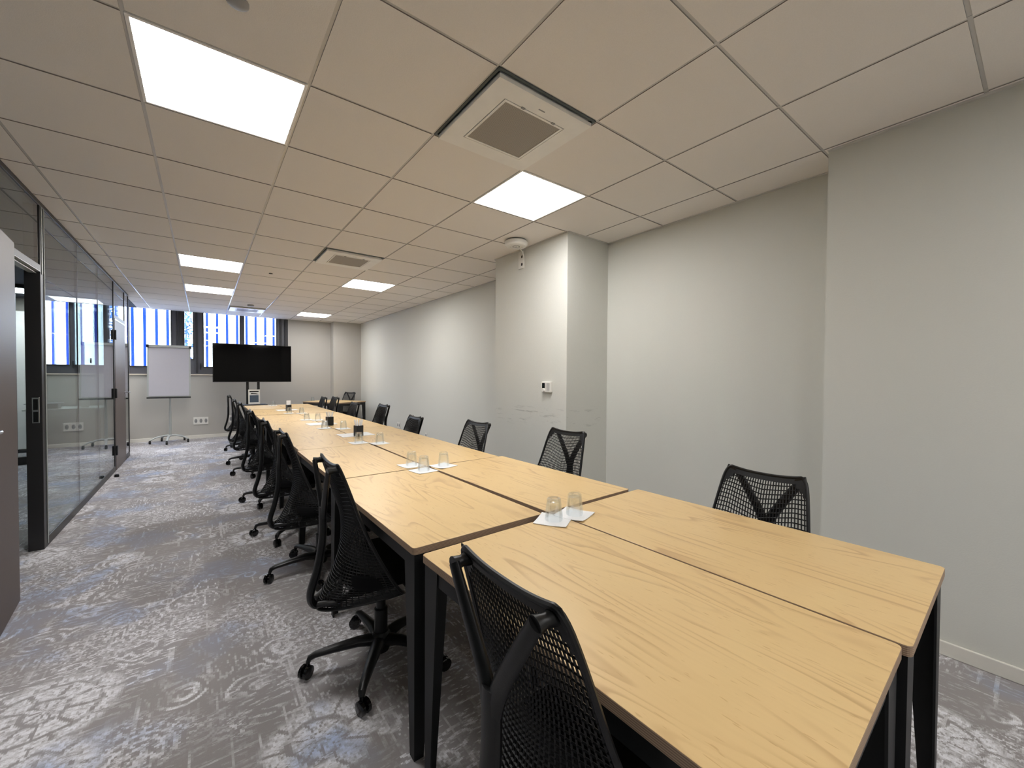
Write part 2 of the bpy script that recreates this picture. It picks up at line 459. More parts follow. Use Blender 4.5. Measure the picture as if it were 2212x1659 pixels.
q = MB(); wbox(q, .045, .06, H+.10, H+.23, XB+.01, XB+.05); wbox(q, .04, .065, H+.14, H+.19, XB+.03, XB+.06)
q.build('window_handle', 'black_plastic', win)
q = MB(); q.box(XB-.03, XB+.06, WY0, WY1, ZS-.022, ZS, .004); struct(q.build('trim_2', 'sill_stone'))
# blue guard bars outside the panes, one object each
for k, y in enumerate([2.14, 1.98, 1.78, 1.60, 1.42, 1.103, .926, .748, .579, -.057, -.231, -.405, -.587, -.76, -.932, -1.116, -1.281]):
    q = MB(); q.box(.30, .33, y*1.015-.023, y*1.015+.023, ZS-.3, ZC+.4, .004)
    q.build('guard_bar', 'bar_blue', win)
# a little planting far outside, seen in the narrow light
q = MB()
for k in range(260):
    a = Vector((random.gauss(0, .10), random.gauss(0, .06), random.uniform(-.7, .9)))
    u = Vector((random.uniform(-1, 1), random.uniform(-1, 1), random.uniform(-1, 1))).normalized()*.05
    w = u.orthogonal().normalized()*.028
    q.add([a-u, a+w, a+u, a-w], [[0, 1, 2, 3]])
q.tube([(0, 0, -2.0), (0, .01, -1.0), (.01, 0, .5)], [.03, .025, .01], 8)
tag(q.build('outside_tree', 'leaf_blue', None, (12.6, .335, 2.0)), 'slim bluish tree outside, seen through the narrow window pane', 'tree')
q = MB(); q.box(XB+.6, 40, -25, 25, -.4, -.3); struct(q.build('ground_outside', 'outside_ground'))

# ------------------------------------------------------------------ left glass partition
wl = empty('wall_left', (0, YL, 0)); struct(wl)
ZD = H+.76                    # door head
TH = .05
def fb(mb, x0, x1, z0, z1, d0=0.0, d1=.10, bev=.003): mb.box(x0, x1, d0, d1, z0, z1, bev)
f = MB()
fb(f, XN, 8.97, ZC-.035, ZC)                                  # head rail
fb(f, XN, 3.66, 0, .07); fb(f, 4.64, 7.60, 0, .07); fb(f, 8.55, 8.97, 0, .07)   # base rails
fb(f, 4.53, 4.64, 0, ZC-.035, 0.0, .082)                         # door jamb post
fb(f, 3.58, 3.66, 0, ZC-.035)
fb(f, 7.60, 7.645, 0, ZC-.035); fb(f, 8.53, 8.575, 0, ZC-.035); fb(f, 8.93, 8.97, 0, ZC-.035)
fb(f, 3.66, 4.53, ZD, ZD+.045); fb(f, 7.645, 8.53, ZD, ZD+.045)
f.build('partition_frame', 'frame_dark', wl)
f = MB(); fb(f, 4.555, 4.578, ZD-.02, ZC-.04, -.004, 0); fb(f, 4.605, 4.615, .02, ZC-.04, -.006, 0)
fb(f, 3.66, 4.53, ZD-.006, ZD, .0, .03, 0); fb(f, 3.66, 4.53, ZD-.02, ZD-.014, .02, .06, 0)
f.build('frame_bead', 'light_grey_metal', wl)
def pn(x0, x1, z0, z1, y=.006):
    q = MB(); q.box(x0, x1, y, y+.01, z0, z1); return q.build('glass_pane', 'partition_glass', wl)
pn(4.64, 5.672, .07, ZC-.035); pn(5.678, 6.627, .07, ZC-.035); pn(6.633, 7.60, .07, ZC-.035)
pn(8.575, 8.93, .07, ZC-.035); pn(3.66, 4.53, ZD+.045, ZC-.035); pn(7.645, 8.53, ZD+.045, ZC-.035)
pn(.6, 3.58, .07, ZC-.035); pn(XN, .594, .07, ZC-.035)
q = MB(); fb(q, 5.672, 5.678, .07, ZC-.035, .006, .016, 0); fb(q, 6.627, 6.633, .07, ZC-.035, .006, .016, 0)
q.build('glass_joint', 'frame_grey', wl)
# latch keep on the jamb, facing the opening
q = MB(); q.box(4.524, 4.53, .012, .052, H-.37, H-.175, .003); q.build('strike_plate', 'chrome', wl)
q = MB(); q.box(4.521, 4.526, .02, .044, H-.27, H-.19, .001); q.box(4.521, 4.526, .02, .044, H-.36, H-.285, .001); q.build('latch_hole', 'black_gloss', wl)
# the return of the glass wall at the end of the partition
wr = empty('wall_return', (8.93, YL, 0)); struct(wr)
q = MB(); q.box(0, .06, .10, 2.6, 0, .11, .003); q.box(0, .06, .10, 1.205, ZC-.05, ZC, .003); q.box(0, .06, 1.205, 2.6, ZC-.30, ZC, .003)
q.box(0, .06, 1.19, 1.22, .11, ZC-.05, .003); q.box(0, .06, 2.52, 2.6, .11, ZC-.3, .003); q.build('partition_frame', 'frame_dark', wr)
q = MB(); q.box(.025, .035, .10, 1.19, .11, ZC-.05); q.build('glass_pane', 'partition_glass', wr)
q = MB(); q.box(.025, .035, 1.22, 2.52, .11, ZC-.3); q.build('glass_pane', 'partition_glass', wr)

def lever(root, x, y, z, sx, name='door_handle', mat='chrome'):
    """rose, neck and lever; sx is the way the lever points"""
    q = MB(); q.lathe([(.0, 0), (.025, 0), (.025, -.008), (.0, -.008)], 18, (x, y, z), 'y')
    q.tube([(x, y-.004, z), (x, y-.05, z), (x+sx*.012, y-.058, z), (x+sx*.13, y-.058, z-.002)], [.009, .009, .009, .008], 10)
    q.lathe([(.0, 0), (.022, 0), (.022, -.007), (.0, -.007)], 16, (x, y, z-.09), 'y')
    return q.build(name, mat, root)
# door 1: folded right back against the glass, free edge towards the camera
d1 = empty('door_1', (3.565, YL-.062, 0), math.radians(5)); struct(d1)
q = MB(); q.box(-.92, 0, -.045, 0, .008, H+.742, .002); q.build('door_leaf', 'door_brown', d1)
lever(d1, -.84, -.045, H-.265, 1)
q = MB()
for z in (.25, 1.02, 1.85): q.lathe([(.0, -.05), (.011, -.05), (.011, .05), (.0, .05)], 12, (.004, .012, z))
q.build('door_hinge', 'black_steel', d1)
# door 2: closed, at the end of the partition
d2 = empty('door_2', (7.65, YL, 0)); struct(d2)
q = MB(); q.box(0, .875, -.004, .04, .008, ZD-.006, .002); q.build('door_leaf', 'door_brown', d2)
q = MB(); q.box(0, .875, -.006, .04, ZD-.03, ZD-.004, .002); q.build('door_edge', 'light_grey_metal', d2)
lever(d2, .80, -.004, H-.275, -1)
for z in (.28, H-.262, H+.53):
    q = MB(); q.box(-.03, .03, -.022, .0, z-.065, z+.065, .006); q.build('door_hinge', 'black_plastic', d2)

q = MB(); q.lathe([(0, 0), (.022, 0), (.024, .006), (.022, .03), (.012, .036), (0, .036)], 18)
tag(q.build('doorstop', 'black_plastic', None, (7.20, .90, 0)), 'small black doorstop on the carpet by the glass partition', 'doorstop')
q = MB(); q.lathe([(0, -.004), (.028, -.004), (.03, 0), (.028, .004), (0, .004)], 20, axis='y')
tag(q.build('door_pull', 'black_gloss', None, (6.2, YL+.001, 1.46)), 'round black disc stuck on the glass partition', 'disc')

# desk with bits and pieces in the next room
dk = empty('side_desk', (10.15, 1.95, 0), 0); tag(dk, 'pale desk with black legs in the room behind the glass', 'desk')
q = MB(); q.box(-.36, .36, -.55, .35, .715, .742, .004); q.build('desk_top', 'desk_white', dk)
for (x, y) in ((-.32, -.5), (.32, -.5), (-.32, .28), (.32, .28)):
    q = MB(); q.prism([(x-.03, y-.03), (x+.03, y-.03), (x+.03, y+.03), (x-.03, y+.03)], 0, .715); q.build('leg', 'black_steel', dk)
simple('white_lacquer', (242, 242, 240), .4)
cb = empty('white_cupboard', (10.43, 2.62, 0)); tag(cb, 'tall white cupboard in the next room, seen through the open doorway', 'cupboard')
q = MB(); q.box(-.16, .17, -.30, .30, .06, 2.35, .004); q.build('carcass', 'white_plastic', cb)
q = MB(); q.box(-.178, -.162, -.298, -.003, .07, 2.34, .002); q.build('door', 'white_lacquer', cb)
q = MB(); q.box(-.178, -.162, .003, .298, .07, 2.34, .002); q.build('door', 'white_lacquer', cb)
q = MB(); q.box(-.14, .17, -.29, .29, 0, .06); q.build('plinth', 'black_plastic', cb)
q = MB(); q.lathe([(.0, 0), (.035, 0), (.05, .02), (.052, .12), (.03, .17), (.026, .2), (.0, .2)], 20)
q.tube([(.05, 0, .14), (.09, 0, .13), (.095, 0, .07), (.05, 0, .04)], .007, 8)
tag(q.build('thermos_jug', 'white_plastic', None, (9.95, 1.62, .742)), 'white jug with handle on the pale desk behind the glass', 'jug')
q = MB(); q.box(-.1, .1, -.17, .17, 0, .08, .004); q.box(-.12, .12, -.2, .2, .08, .092, .004)
tag(q.build('storage_tray', 'grey_plastic', None, (9.95, 2.09, .742)), 'low tray on the pale desk, seen through the open doorway', 'tray')

# ------------------------------------------------------------------ ceiling lights and cassettes
lab_l = ['square ceiling light nearest the camera on the window side, above the aisle', 'square ceiling light beside the large air conditioning cassette, above the table',
         'ceiling light in the aisle row, middle of its three', 'ceiling light above the table, just past the second cassette',
         'ceiling light in the aisle row nearest the windows', 'ceiling light nearest the back wall corner, right of the screen', 'ceiling light in the room behind the glass partition, seen through the panes', 'added ceiling light in the next room, put in to brighten the cupboard', 'ceiling light behind the camera on the aisle side', 'ceiling light behind the camera on the wall side']
lab_l[0] = 'square ceiling light over the aisle, nearest the open door in the glass partition'
proto = None
for k, (i, j) in enumerate(lamps):
    x0, x1, y0, y1 = cell(i, j)
    if proto is None:
        proto = empty('ceiling_light', ((x0+x1)/2, (y0+y1)/2, ZC))
        q = MB(); w = .297; e = .013
        for (a0, a1, b0, b1) in ((-w, w, -w, -w+e), (-w, w, w-e, w), (-w, -w+e, -w+e, w-e), (w-e, w, -w+e, w-e)):
            q.box(a0, a1, b0, b1, -.002, .03, .001)
        q.build('lamp_frame', 'white_metal', proto)
        q = MB(); q.box(-w+e, w-e, -w+e, w-e, .002, .01); q.build('diffuser', 'lamp_diffuser', proto)
        reg(proto); o = proto
    else:
        o = copy_tree(proto); o.location = ((x0+x1)/2, (y0+y1)/2, ZC-(.02 if j < -3 else 0))
    tag(o, lab_l[k], 'light', 'square ceiling lights')
lab_a = ['large white ceiling air conditioning cassette with grey grille, nearest the camera', 'second ceiling air conditioning cassette, midway down the room', 'ceiling air conditioning cassette close to the windows, above the screen']
for k, (i, j) in enumerate(acs):
    x0, x1, y0, y1 = cell(i, j)
    if k == 0:
        pa = empty('air_conditioner', ((x0+x1)/2, (y0+y1)/2, ZC))
        q = MB(); w = .298
        for (a0, a1, b0, b1) in ((-w, w, -w, -w+.012), (-w, w, w-.012, w), (-w, -w+.012, -w, w), (w-.012, w, -w, w)): q.box(a0, a1, b0, b1, -.001, .07)
        q.box(-w, w, -w, w, .07, .08)
        for (a0, a1, b0, b1) in ((-.286, .286, .262, .274), (-.274, -.262, -.286, .286)): q.box(a0, a1, b0, b1, .012, .03, .002)
        q.build('recess', 'gap_grey', pa)
        q = MB(); o_, i_ = .281, .186
        q.ring(o_, i_, -.024, -.006)
        q.box(-.27, .27, -.27, .27, -.006, .02)
        q.build('cover_panel', 'white_metal', pa)
        q = MB(); i2 = .182; j2 = .170
        q.ring(i2, j2, -.025, -.008)
        q.build('grille_frame', 'white_metal', pa)
        q = MB(); q.box(-j2, j2, -j2, j2, -.022, -.012); q.build('grille', 'grille_mesh', pa)
        for y in (-.11, .08):
            q = MB(); q.box(-.190, -.178, y-.010, y+.010, -.0275, -.022, .001); q.build('latch', 'grey_plastic', pa)
        q = MB(); q.box(-.226, -.219, -.022, .016, -.0246, -.0238); q.build('badge', 'grey_plastic', pa)
        reg(pa); o = pa
    else:
        o = copy_tree(pa); o.location = ((x0+x1)/2, (y0+y1)/2, ZC)
    tag(o, lab_a[k], 'air conditioner', 'ceiling cassettes')

# smoke detector, its lead and the small junction plate on the pillar
sd = empty('smoke_detector', (3.06, -2.355, ZC)); tag(sd, 'round white smoke detector on the ceiling in front of the pillar', 'smoke detector')
q = MB(); q.lathe([(0, 0), (.094, 0), (.098, -.004), (.098, -.012), (.0, -.012)], 32); q.build('mount', 'gap_grey', sd)
q = MB(); q.lathe([(0, -.012), (.104, -.012), (.108, -.018), (.106, -.042), (.092, -.056), (.06, -.060), (.058, -.057), (.028, -.057), (.026, -.060), (0, -.060)], 36); q.build('housing', 'white_plastic', sd)
q = MB(); q.lathe([(.030, -.0605), (.034, -.0605), (.034, -.0585), (.030, -.0585)], 24); q.box(-.012, .012, -.003, .003, -.0615, -.059, .001); q.build('sensor_ring', 'grey_plastic', sd)
cp = empty('junction_plate', (3.235, YP, H+1.17)); tag(cp, 'small white junction plate high on the pillar, wired to the detector', 'wall plate')
q = MB(); q.box(-.042, .042, 0, .014, -.085, .085, .004); q.build('plate', 'white_plastic', cp)
for z in (.03, -.045):
    q = MB(); q.box(-.026, -.004, .0135, .0155, z-.014, z+.012, .001); q.build('socket_port', 'black_gloss', cp)
q = MB(); q.tube([(3.145, -2.46, ZC-.03), (3.15, -2.50, ZC-.055), (3.165, -2.53, ZC-.085), (3.195, -2.545, ZC-.098), (3.235, -2.548, ZC-.10)], .005, 8)
tag(q.build('detector_cable', 'white_plastic'), 'thin white cable from the smoke detector to the plate', 'cable')

th = empty('thermostat', (2.833, YP, H-.10)); tag(th, 'small white thermostat with dark display on the pillar', 'thermostat')
q = MB(); q.box(-.062, .062, 0, .028, -.048, .052, .006); q.build('housing', 'white_plastic', th)
q = MB(); q.box(.012, .050, .0275, .030, -.008, .040, .001); q.build('display', 'black_gloss', th)
q = MB(); q.lathe([(0, 0), (.017, 0), (.016, .008), (0, .008)], 20, (.032, .028, -.027), 'y'); q.build('dial', 'white_plastic', th)
q = MB()
for k in range(7): q.box(-.052+k*.006, -.050+k*.006, .0275, .0288, -.03, .04)
q.build('vent_slots', 'grey_plastic', th)

# sockets
def socket(x, y, z, n, face, label, w=.083):
    r = empty('wall_socket', (x, y, z), face); tag(r, label, 'socket', 'white wall sockets')
    q = MB(); q.box(-w*n/2, w*n/2, 0, .012, -.042, .042, .004); q.build('plate', 'white_plastic', r)
    for k in range(n):
        cx = -w*n/2+w*(k+.5)
        q = MB(); q.lathe([(.0, .0125), (.022, .0125), (.024, .0135), (.024, .012)], 20, (cx, 0, 0), 'y'); q.build('outlet', 'grey_plastic', r)
        q = MB(); q.lathe([(0, 0), (.003, 0), (.003, .002), (0, .002)], 8, (cx-.009, .0125, -.004), 'y'); q.lathe([(0, 0), (.003, 0), (.003, .002), (0, .002)], 8, (cx+.009, .0125, -.004), 'y'); q.build('pin_hole', 'black_gloss', r)
    return r
s1 = socket(XB, .056, H-.96, 3, PI/2, 'triple white socket low on the back wall, right of the flipchart'); s1.scale = (1, 1, 1.8)
s2 = socket(XB, -.457, H-.95, 1, PI/2, 'white socket on the back wall behind the farthest left chair'); s2.scale = (1, 1, 1.8)
socket(7.85, YR2, H-.99, 2, 0, 'white socket on the right wall seen between two chairs').scale = (1, 1, 1.4)
socket(6.59, YR2, H-1.045, 1, 0, 'socket on the right wall just clearing the table edge, nearer the pillar')
socket(10.2, YR2, H-1.05, 1, 0, 'socket low on the right wall near the back corner')

# ------------------------------------------------------------------ flipchart
fc = empty('flipchart_easel', (10.24, .525, 0), 0); tag(fc, 'mobile flipchart with blank pad on a silver five-star base', 'flipchart')
q = MB(); q.tube([(0, 0, .12), (0, 0, .60)], .022, 14); q.tube([(0, 0, .5), (0, 0, 1.0), (.04, 0, 1.6)], .016, 12); q.build('column', 'light_grey_metal', fc)
for k in range(5):
    a = 2*PI*k/5+.5
    u = Vector((math.cos(a), math.sin(a), 0))
    q = MB(); q.tube([u*.0+Vector((0, 0, .14)), u*.10+Vector((0, 0, .14)), u*.22+Vector((0, 0, .115)), u*.30+Vector((0, 0, .07))], [.026, .022, .02, .016], 10, flat=.7)
    lg = q.build('leg', 'light_grey_metal', fc)
    q = MB(); q.lathe([(0, -.016), (.026, -.016), (.03, -.008), (.03, .008), (.026, .016), (0, .016)], 16, (u.x*.30, u.y*.30, .031), 'y'); q.box(u.x*.3-.014, u.x*.3+.014, u.y*.3-.014, u.y*.3+.014, .035, .068, .004)
    q.build('caster', 'black_plastic', lg)
# board leans back: bottom towards the room
def board(mb, u0, u1, v0, v1, d0, d1, bev=.002):
    """u across (+ = window side), v up the board, d out towards the room"""
    bt = Vector((-.10, 0, .885)); up = Vector((.13, 0, .98)).normalized(); no = Vector((-up.z, 0, up.x))
    cs = []
    for v_ in (v0, v1):
        for u_ in (u0, u1):
            for d_ in (d0, d1): cs.append(bt+Vector((0, 1, 0))*u_+up*v_+no*d_)
    mb.add(cs, [[0, 1, 3, 2], [4, 6, 7, 5], [0, 4, 5, 1], [2, 3, 7, 6], [0, 2, 6, 4], [1, 5, 7, 3]])
q = MB(); board(q, -.315, .325, 0, 1.0, -.02, 0); q.build('board', 'light_grey_metal', fc)
q = MB(); board(q, -.29, .30, .02, .955, .0, .012); q.build('paper_pad', 'flip_paper', fc)
q = MB(); board(q, -.32, .33, .955, 1.0, 0, .03); q.build('clamp_bar', 'light_grey_metal', fc)
for u_ in (-.33, .30):
    q = MB(); board(q, u_, u_+.04, .95, 1.0, -.02, .034); q.build('clamp_cap', 'black_plastic', fc)
q = MB(); board(q, -.318, .328, -.022, .0, -.02, .035); q.build('pen_tray', 'black_plastic', fc)
q = MB(); q.rbox((.02, 0, 1.25), (.08, .12, .3), (0, .13, 0), .01); q.build('bracket', 'grey_plastic', fc)

# ------------------------------------------------------------------ screen on its stand
tv = empty('television', (9.42, -.78, 0)); tag(tv, 'large black flat screen on a twin-pole floor stand', 'television')
q = MB(); q.box(0, .035, -.652, .652, H-.142, H+.592, .004); q.box(.035, .07, -.45, .45, H-.08, H+.45, .01); q.build('casing', 'black_plastic', tv)
q = MB(); q.box(-.003, .001, -.640, .640, H-.128, H+.58); q.build('screen', 'tv_screen', tv)
for y in (.10, -.083):
    q = MB(); q.box(.075, .115, y-.022, y+.022, .05, H+.35, .003); q.build('pole', 'black_steel', tv)
q = MB(); q.box(.06, .08, -.25, .25, H+.05, H+.10, .002); q.box(.06, .08, -.25, .25, H+.3, H+.35, .002); q.build('bracket', 'black_steel', tv)
q = MB(); q.box(-.16, .2, -.215, .215, H-.60, H-.578, .004); q.build('shelf', 'black_steel', tv)
q = MB(); q.box(-.25, .40, -.40, .40, .012, .045, .006); q.build('base', 'black_steel', tv)
for (x, y) in ((-.2, -.34), (-.2, .34), (.34, -.34), (.34, .34)):
    q = MB(); q.lathe([(0, 0), (.025, 0), (.025, .012), (0, .012)], 14, (x, y, 0)); q.build('foot', 'black_plastic', tv)
# framed print leaning on the poles
fr = empty('framed_print', (9.405, -.783, H-.5745), 0); tag(fr, 'white framed print leaning on the screen stand poles', 'picture')
fr.rotation_euler = (0, .10, 0)
q = MB(); w, h_ = .097, .285
for (a0, a1, z0, z1) in ((-w, w, 0, .026), (-w, w, h_-.018, h_), (-w, -w+.018, .026, h_-.018), (w-.018, w, .026, h_-.018)): q.box(-.008, .008, a0, a1, z0, z1, .001)
q.build('frame', 'white_plastic', fr)
q = MB(); q.box(.0, .006, -w+.018, w-.018, .026, h_-.018); q.build('sheet', 'paper', fr)
q = MB(); q.box(-.002, .001, -.076, .076, .235, .258); q.add([(-.001, .07, .195), (-.001, .045, .218), (-.001, -.03, .212), (-.001, -.075, .20), (-.001, -.075, .190), (-.001, .02, .195)], [[0, 1, 2, 3, 4, 5]]); q.build('print_ink', 'black_plastic', fr)
q = MB(); q.box(-.002, .001, -.074, .074, .034, .176); q.build('print_block', 'slate', fr)

# ------------------------------------------------------------------ tables
TL, TW, ZT = 1.095, .592, H-.58
def make_table():
    r = empty('folding_table')
    b_ = bmesh.new(); bmesh.ops.create_cube(b_, size=1)
    for w in b_.verts: w.co = Vector((w.co.x*TL, w.co.y*TW, ZT-.0125+w.co.z*.025))
    ve = [e for e in b_.edges if abs(e.verts[0].co.z-e.verts[1].co.z) > .01]
    bmesh.ops.bevel(b_, geom=ve, offset=.014, segments=4, affect='EDGES', profile=.5)
    bmesh.ops.bevel(b_, geom=[e for e in b_.edges if e.calc_face_angle(0) > 1.2], offset=.0015, segments=2, affect='EDGES', profile=.5)
    for f_ in b_.faces: f_.material_index = 0 if abs(f_.normal.z) > .5 else 1
    q = MB(); q.bm(b_); q.build('tabletop', ['birch_top', 'ply_edge'], r)
    q = MB(); x, y = TL/2-.012, TW/2-.012; z0, z1 = ZT-.078, ZT-.026
    for s_ in (-1, 1):
        q.box(-x, x, s_*y-.012 if s_ > 0 else s_*y, s_*y if s_ > 0 else s_*y+.012, z0, z1, .001)
        q.box(s_*x-.012 if s_ > 0 else s_*x, s_*x if s_ > 0 else s_*x+.012, -y, y, z0, z1, .001)
    q.build('apron', 'black_steel', r)
    for sx in (-1, 1):
        for sy in (-1, 1):
            # folded sheet leg: two tapering flanges meeting at the outer corner
            q = MB(); X, Y = sx*(TL/2-.008), sy*(TW/2-.008); th_ = .006
            wt, wb = .085, .036
            q.add([(X, Y, 0), (X-sx*wb, Y, 0), (X-sx*wb, Y-sy*th_, 0), (X, Y-sy*th_, 0),
                   (X, Y, ZT-.025), (X-sx*wt, Y, ZT-.025), (X-sx*wt, Y-sy*th_, ZT-.025), (X, Y-sy*th_, ZT-.025)],
                  [[0, 1, 2, 3], [4, 5, 6, 7], [0, 1, 5, 4], [1, 2, 6, 5], [2, 3, 7, 6], [3, 0, 4, 7]])
            q.add([(X, Y-sy*th_, 0), (X, Y-sy*wb, 0), (X-sx*th_, Y-sy*wb, 0), (X-sx*th_, Y-sy*th_, 0),
                   (X, Y-sy*th_, ZT-.025), (X, Y-sy*wt, ZT-.025), (X-sx*th_, Y-sy*wt, ZT-.025), (X-sx*th_, Y-sy*th_, ZT-.025)],
                  [[0, 1, 2, 3], [4, 5, 6, 7], [0, 1, 5, 4], [1, 2, 6, 5], [2, 3, 7, 6], [3, 0, 4, 7]])
            q.build('leg', 'black_steel', r)
    reg(r); return r
tproto = make_table()
# (x0, y of the aisle-side edge, turn in degrees, width factor) for the aisle row and the wall row
rowsL = [(.165, -.590, 1.6, 1.043, .966), (1.278, -.556, .7, .985), (2.388, -.572, .3, .93), (3.490, -.580, 0, .92), (4.585, -.582, .1, .91), (5.69, -.584, 0, .905), (6.83, -.586, 0, .90), (7.97, -.588, 0, .90)]
rowsR = [(.168, -1.214, 1.5, 1.02), (1.290, -1.172, 1.4, .985), (2.402, -1.137, 0, .95), (3.50, -1.132, 0, .95), (4.60, -1.128, 0, .93), (5.70, -1.127, 0, .93), (6.835, -1.126, 0, .92), (7.97, -1.127, 0, .92)]
ordw = ['first', 'second', 'third', 'fourth', 'fifth', 'sixth', 'seventh', 'eighth']
first = True
for side, rows in (('aisle', rowsL), ('wall', rowsR)):
    for k, (x0, ye, dg, ws, *xs) in enumerate(rows):
        xs = xs[0] if xs else 1
        o = tproto if first else copy_tree(tproto); first = False
        a = math.radians(dg); l, w = TL*xs/2, TW*ws/2
        # the near aisle-side corner is (x0, ye)
        o.location = (x0+l*math.cos(a)+w*math.sin(a), ye+l*math.sin(a)-w*math.cos(a), 0); o.rotation_euler = (0, 0, a); o.scale = (xs, ws, 1)
        if k == 0: lb = 'birch plywood table at the near end of the long run, on the %s side' % side
        elif k == 7: lb = 'birch plywood table at the screen end of the long run, on the %s side' % side
        else: lb = 'birch plywood table on the %s side, %s from the near end of the run' % (side, ordw[k])
        tag(o, lb, 'table', 'birch tables in the long run')
o = copy_tree(tproto); o.location = (9.66, -2.33, 0); o.rotation_euler = (0, 0, math.radians(29)); o.scale = (1, 1.3, 1)
tag(o, 'separate birch table set askew in the far right corner of the room', 'table')

# ------------------------------------------------------------------ chairs
def bez(pts, n):
    """Catmull-Rom through pts"""
    P = [Vector(p) for p in pts]; P = [P[0]*2-P[1]]+P+[P[-1]*2-P[-2]]
    out = []
    for i in range(1, len(P)-2):
        for k in range(n):
            t_ = k/n; a, b_, c, d = P[i-1], P[i], P[i+1], P[i+2]
            out.append(.5*((2*b_)+(c-a)*t_+(2*a-5*b_+4*c-d)*t_*t_+(3*b_-a-3*c+d)*t_**3))
    out.append(P[-2]); return out
_prof = bez([(0, -.275, .335), (0, -.252, .385), (0, -.212, .45), (0, -.180, .53), (0, -.162, .62), (0, -.163, .72), (0, -.186, .84), (0, -.225, .945)], 20)
def back_pt(u, v_):
    i = v_*(len(_prof)-1); k = min(int(i), len(_prof)-2); c = _prof[k].lerp(_prof[k+1], i-k)
    if v_ < .30: w = .175+.060*math.sin((v_/.30)*PI/2)
    else: w = .235-.078*((v_-.30)/.70)
    if v_ > .93: w -= .006*((v_-.93)/.07)**2
    ye = .045-.270*v_
    b_ = abs(u)**2.1
    y = c.y+(ye-c.y)*b_
    z = c.z+(1-v_)**2*.035*b_
    z += .016*v_**5*(abs(u)**2.5)                       # corners stand a little higher than the middle of the top edge
    return Vector((u*w, y, z))
def make_chair():
    r = empty('mesh_office_chair')
    # five-star base
    q = MB(); q.lathe([(0, .045), (.036, .045), (.042, .06), (.042, .12), (.034, .135), (0, .135)], 20); q.build('hub', 'black_plastic', r)
    q = MB(); q.lathe([(0, .13), (.030, .13), (.030, .24), (.021, .245), (.021, .385), (0, .385)], 18); q.build('gas_column', 'black_plastic', r)
    base_parts.clear()
    for k in range(5):
        a = 2*PI*k/5
        u = Vector((math.cos(a), math.sin(a), 0)); Z = Vector((0, 0, 1))
        q = MB(); q.tube([u*.025+Z*.098, u*.10+Z*.105, u*.20+Z*.098, u*.275+Z*.090, u*.298+Z*.080, u*.305+Z*.062], [.032, .027, .021, .017, .0155, .012], 10, flat=.8, up=(0, 0, 1))
        lg = q.build('leg', 'black_plastic', r)
        c = u*.305; tw = a+.9; d = Vector((math.cos(tw), math.sin(tw), 0)); c2 = c+d*.012
        q = MB()
        n_ = Vector((-d.y, d.x, 0))
        for s_ in (-1, 1):
            cc = c2+n_*s_*.0125+Z*.028
            ring = []
            for (rr, hh) in ((0, -.009), (.023, -.009), (.028, -.006), (.028, .006), (.023, .009), (0, .009)):
                ring.append((rr, hh))
            vs, fs = [], []; N = 18
            for (rr, hh) in ring:
                for m_ in range(N):
                    t_ = 2*PI*m_/N; vs.append(cc+n_*hh+d*(rr*math.cos(t_))+Z*(rr*math.sin(t_)))
            for i in range(len(ring)-1):
                for m_ in range(N): fs.append([i*N+m_, i*N+(m_+1) % N, (i+1)*N+(m_+1) % N, (i+1)*N+m_])
            q.add(vs, fs, 0, True)
        q.tube([c+Z*.064, c+Z*.035], .009, 8)
        q.build('caster', 'black_gloss', lg)
    # mechanism and seat
    q = MB(); q.box(-.085, .085, -.15, .13, .365, .425, .012); q.box(-.14, .14, -.04, .02, .385, .415, .01); q.tube([(.1, .06, .39), (.21, .06, .385)], .007, 8); q.build('tilt_mechanism', 'black_plastic', r)
    q = MB(); q.tube([(.205, .06, .385), (.245, .06, .384)], [.014, .012], 10); q.build('lever', 'black_plastic', r)
    # cushion: superellipse outline with a waterfall front
    q = MB(); vs, fs = [], []; N = 48
    def outline(k, sc, z, dz):
        t_ = 2*PI*k/N; cx = math.copysign(abs(math.cos(t_))**.55, math.cos(t_)); sy = math.copysign(abs(math.sin(t_))**.55, math.sin(t_))
        yy = .05+sy*.225*sc; zz = z-(max(0, yy-.15)**2)*1.6*dz
        return Vector((cx*.212*sc*(1-.04*sy), yy, zz))
    lay = [(.90, .425, .4), (.98, .432, .6), (1.0, .450, .8), (1.0, .470, 1), (.97, .486, 1), (.90, .494, 1), (.6, .492, 1), (.3, .488, 1)]
    for (sc, z, dz) in lay: vs += [outline(k, sc, z, dz) for k in range(N)]
    for i in range(len(lay)-1):
        for k in range(N): fs.append([i*N+k, i*N+(k+1) % N, (i+1)*N+(k+1) % N, (i+1)*N+k])
    fs += [list(range(N))[::-1], [(len(lay)-1)*N+k for k in range(N)]]
    q.add(vs, fs, 0, True); q.build('seat', 'black_fabric', r)
    # elastomer suspension back: a real net of strands
    NU, NV = 32, 46
    b_ = bmesh.new(); gr = []
    for j in range(NV+1):
        row = []
        for i in range(NU+1):
            u = -1+2*i/NU; v_ = j/NV
            # rows dip to the middle between the two arms near the top, arch near the bottom
            env = math.sin(PI*v_)
            vv = v_ - .115*env*(1-min(1, abs(u)/.72))*(v_ > .5 and (v_-.5)/.5 or 0) + .05*env*(1-abs(u)**2)*(1-v_)
            uu = math.copysign(abs(u)**(1.0+.28*(1-v_)*env), u)
            row.append(b_.verts.new(back_pt(uu, min(1, max(0, vv)))))
        gr.append(row)
    for j in range(NV):
        for i in range(NU): b_.faces.new((gr[j][i], gr[j][i+1], gr[j+1][i+1], gr[j+1][i]))
    bmesh.ops.recalc_face_normals(b_, faces=b_.faces[:])
    bmesh.ops.wireframe(b_, faces=b_.faces[:], thickness=.0050, offset=0, use_replace=True, use_boundary=True, use_even_offset=True)
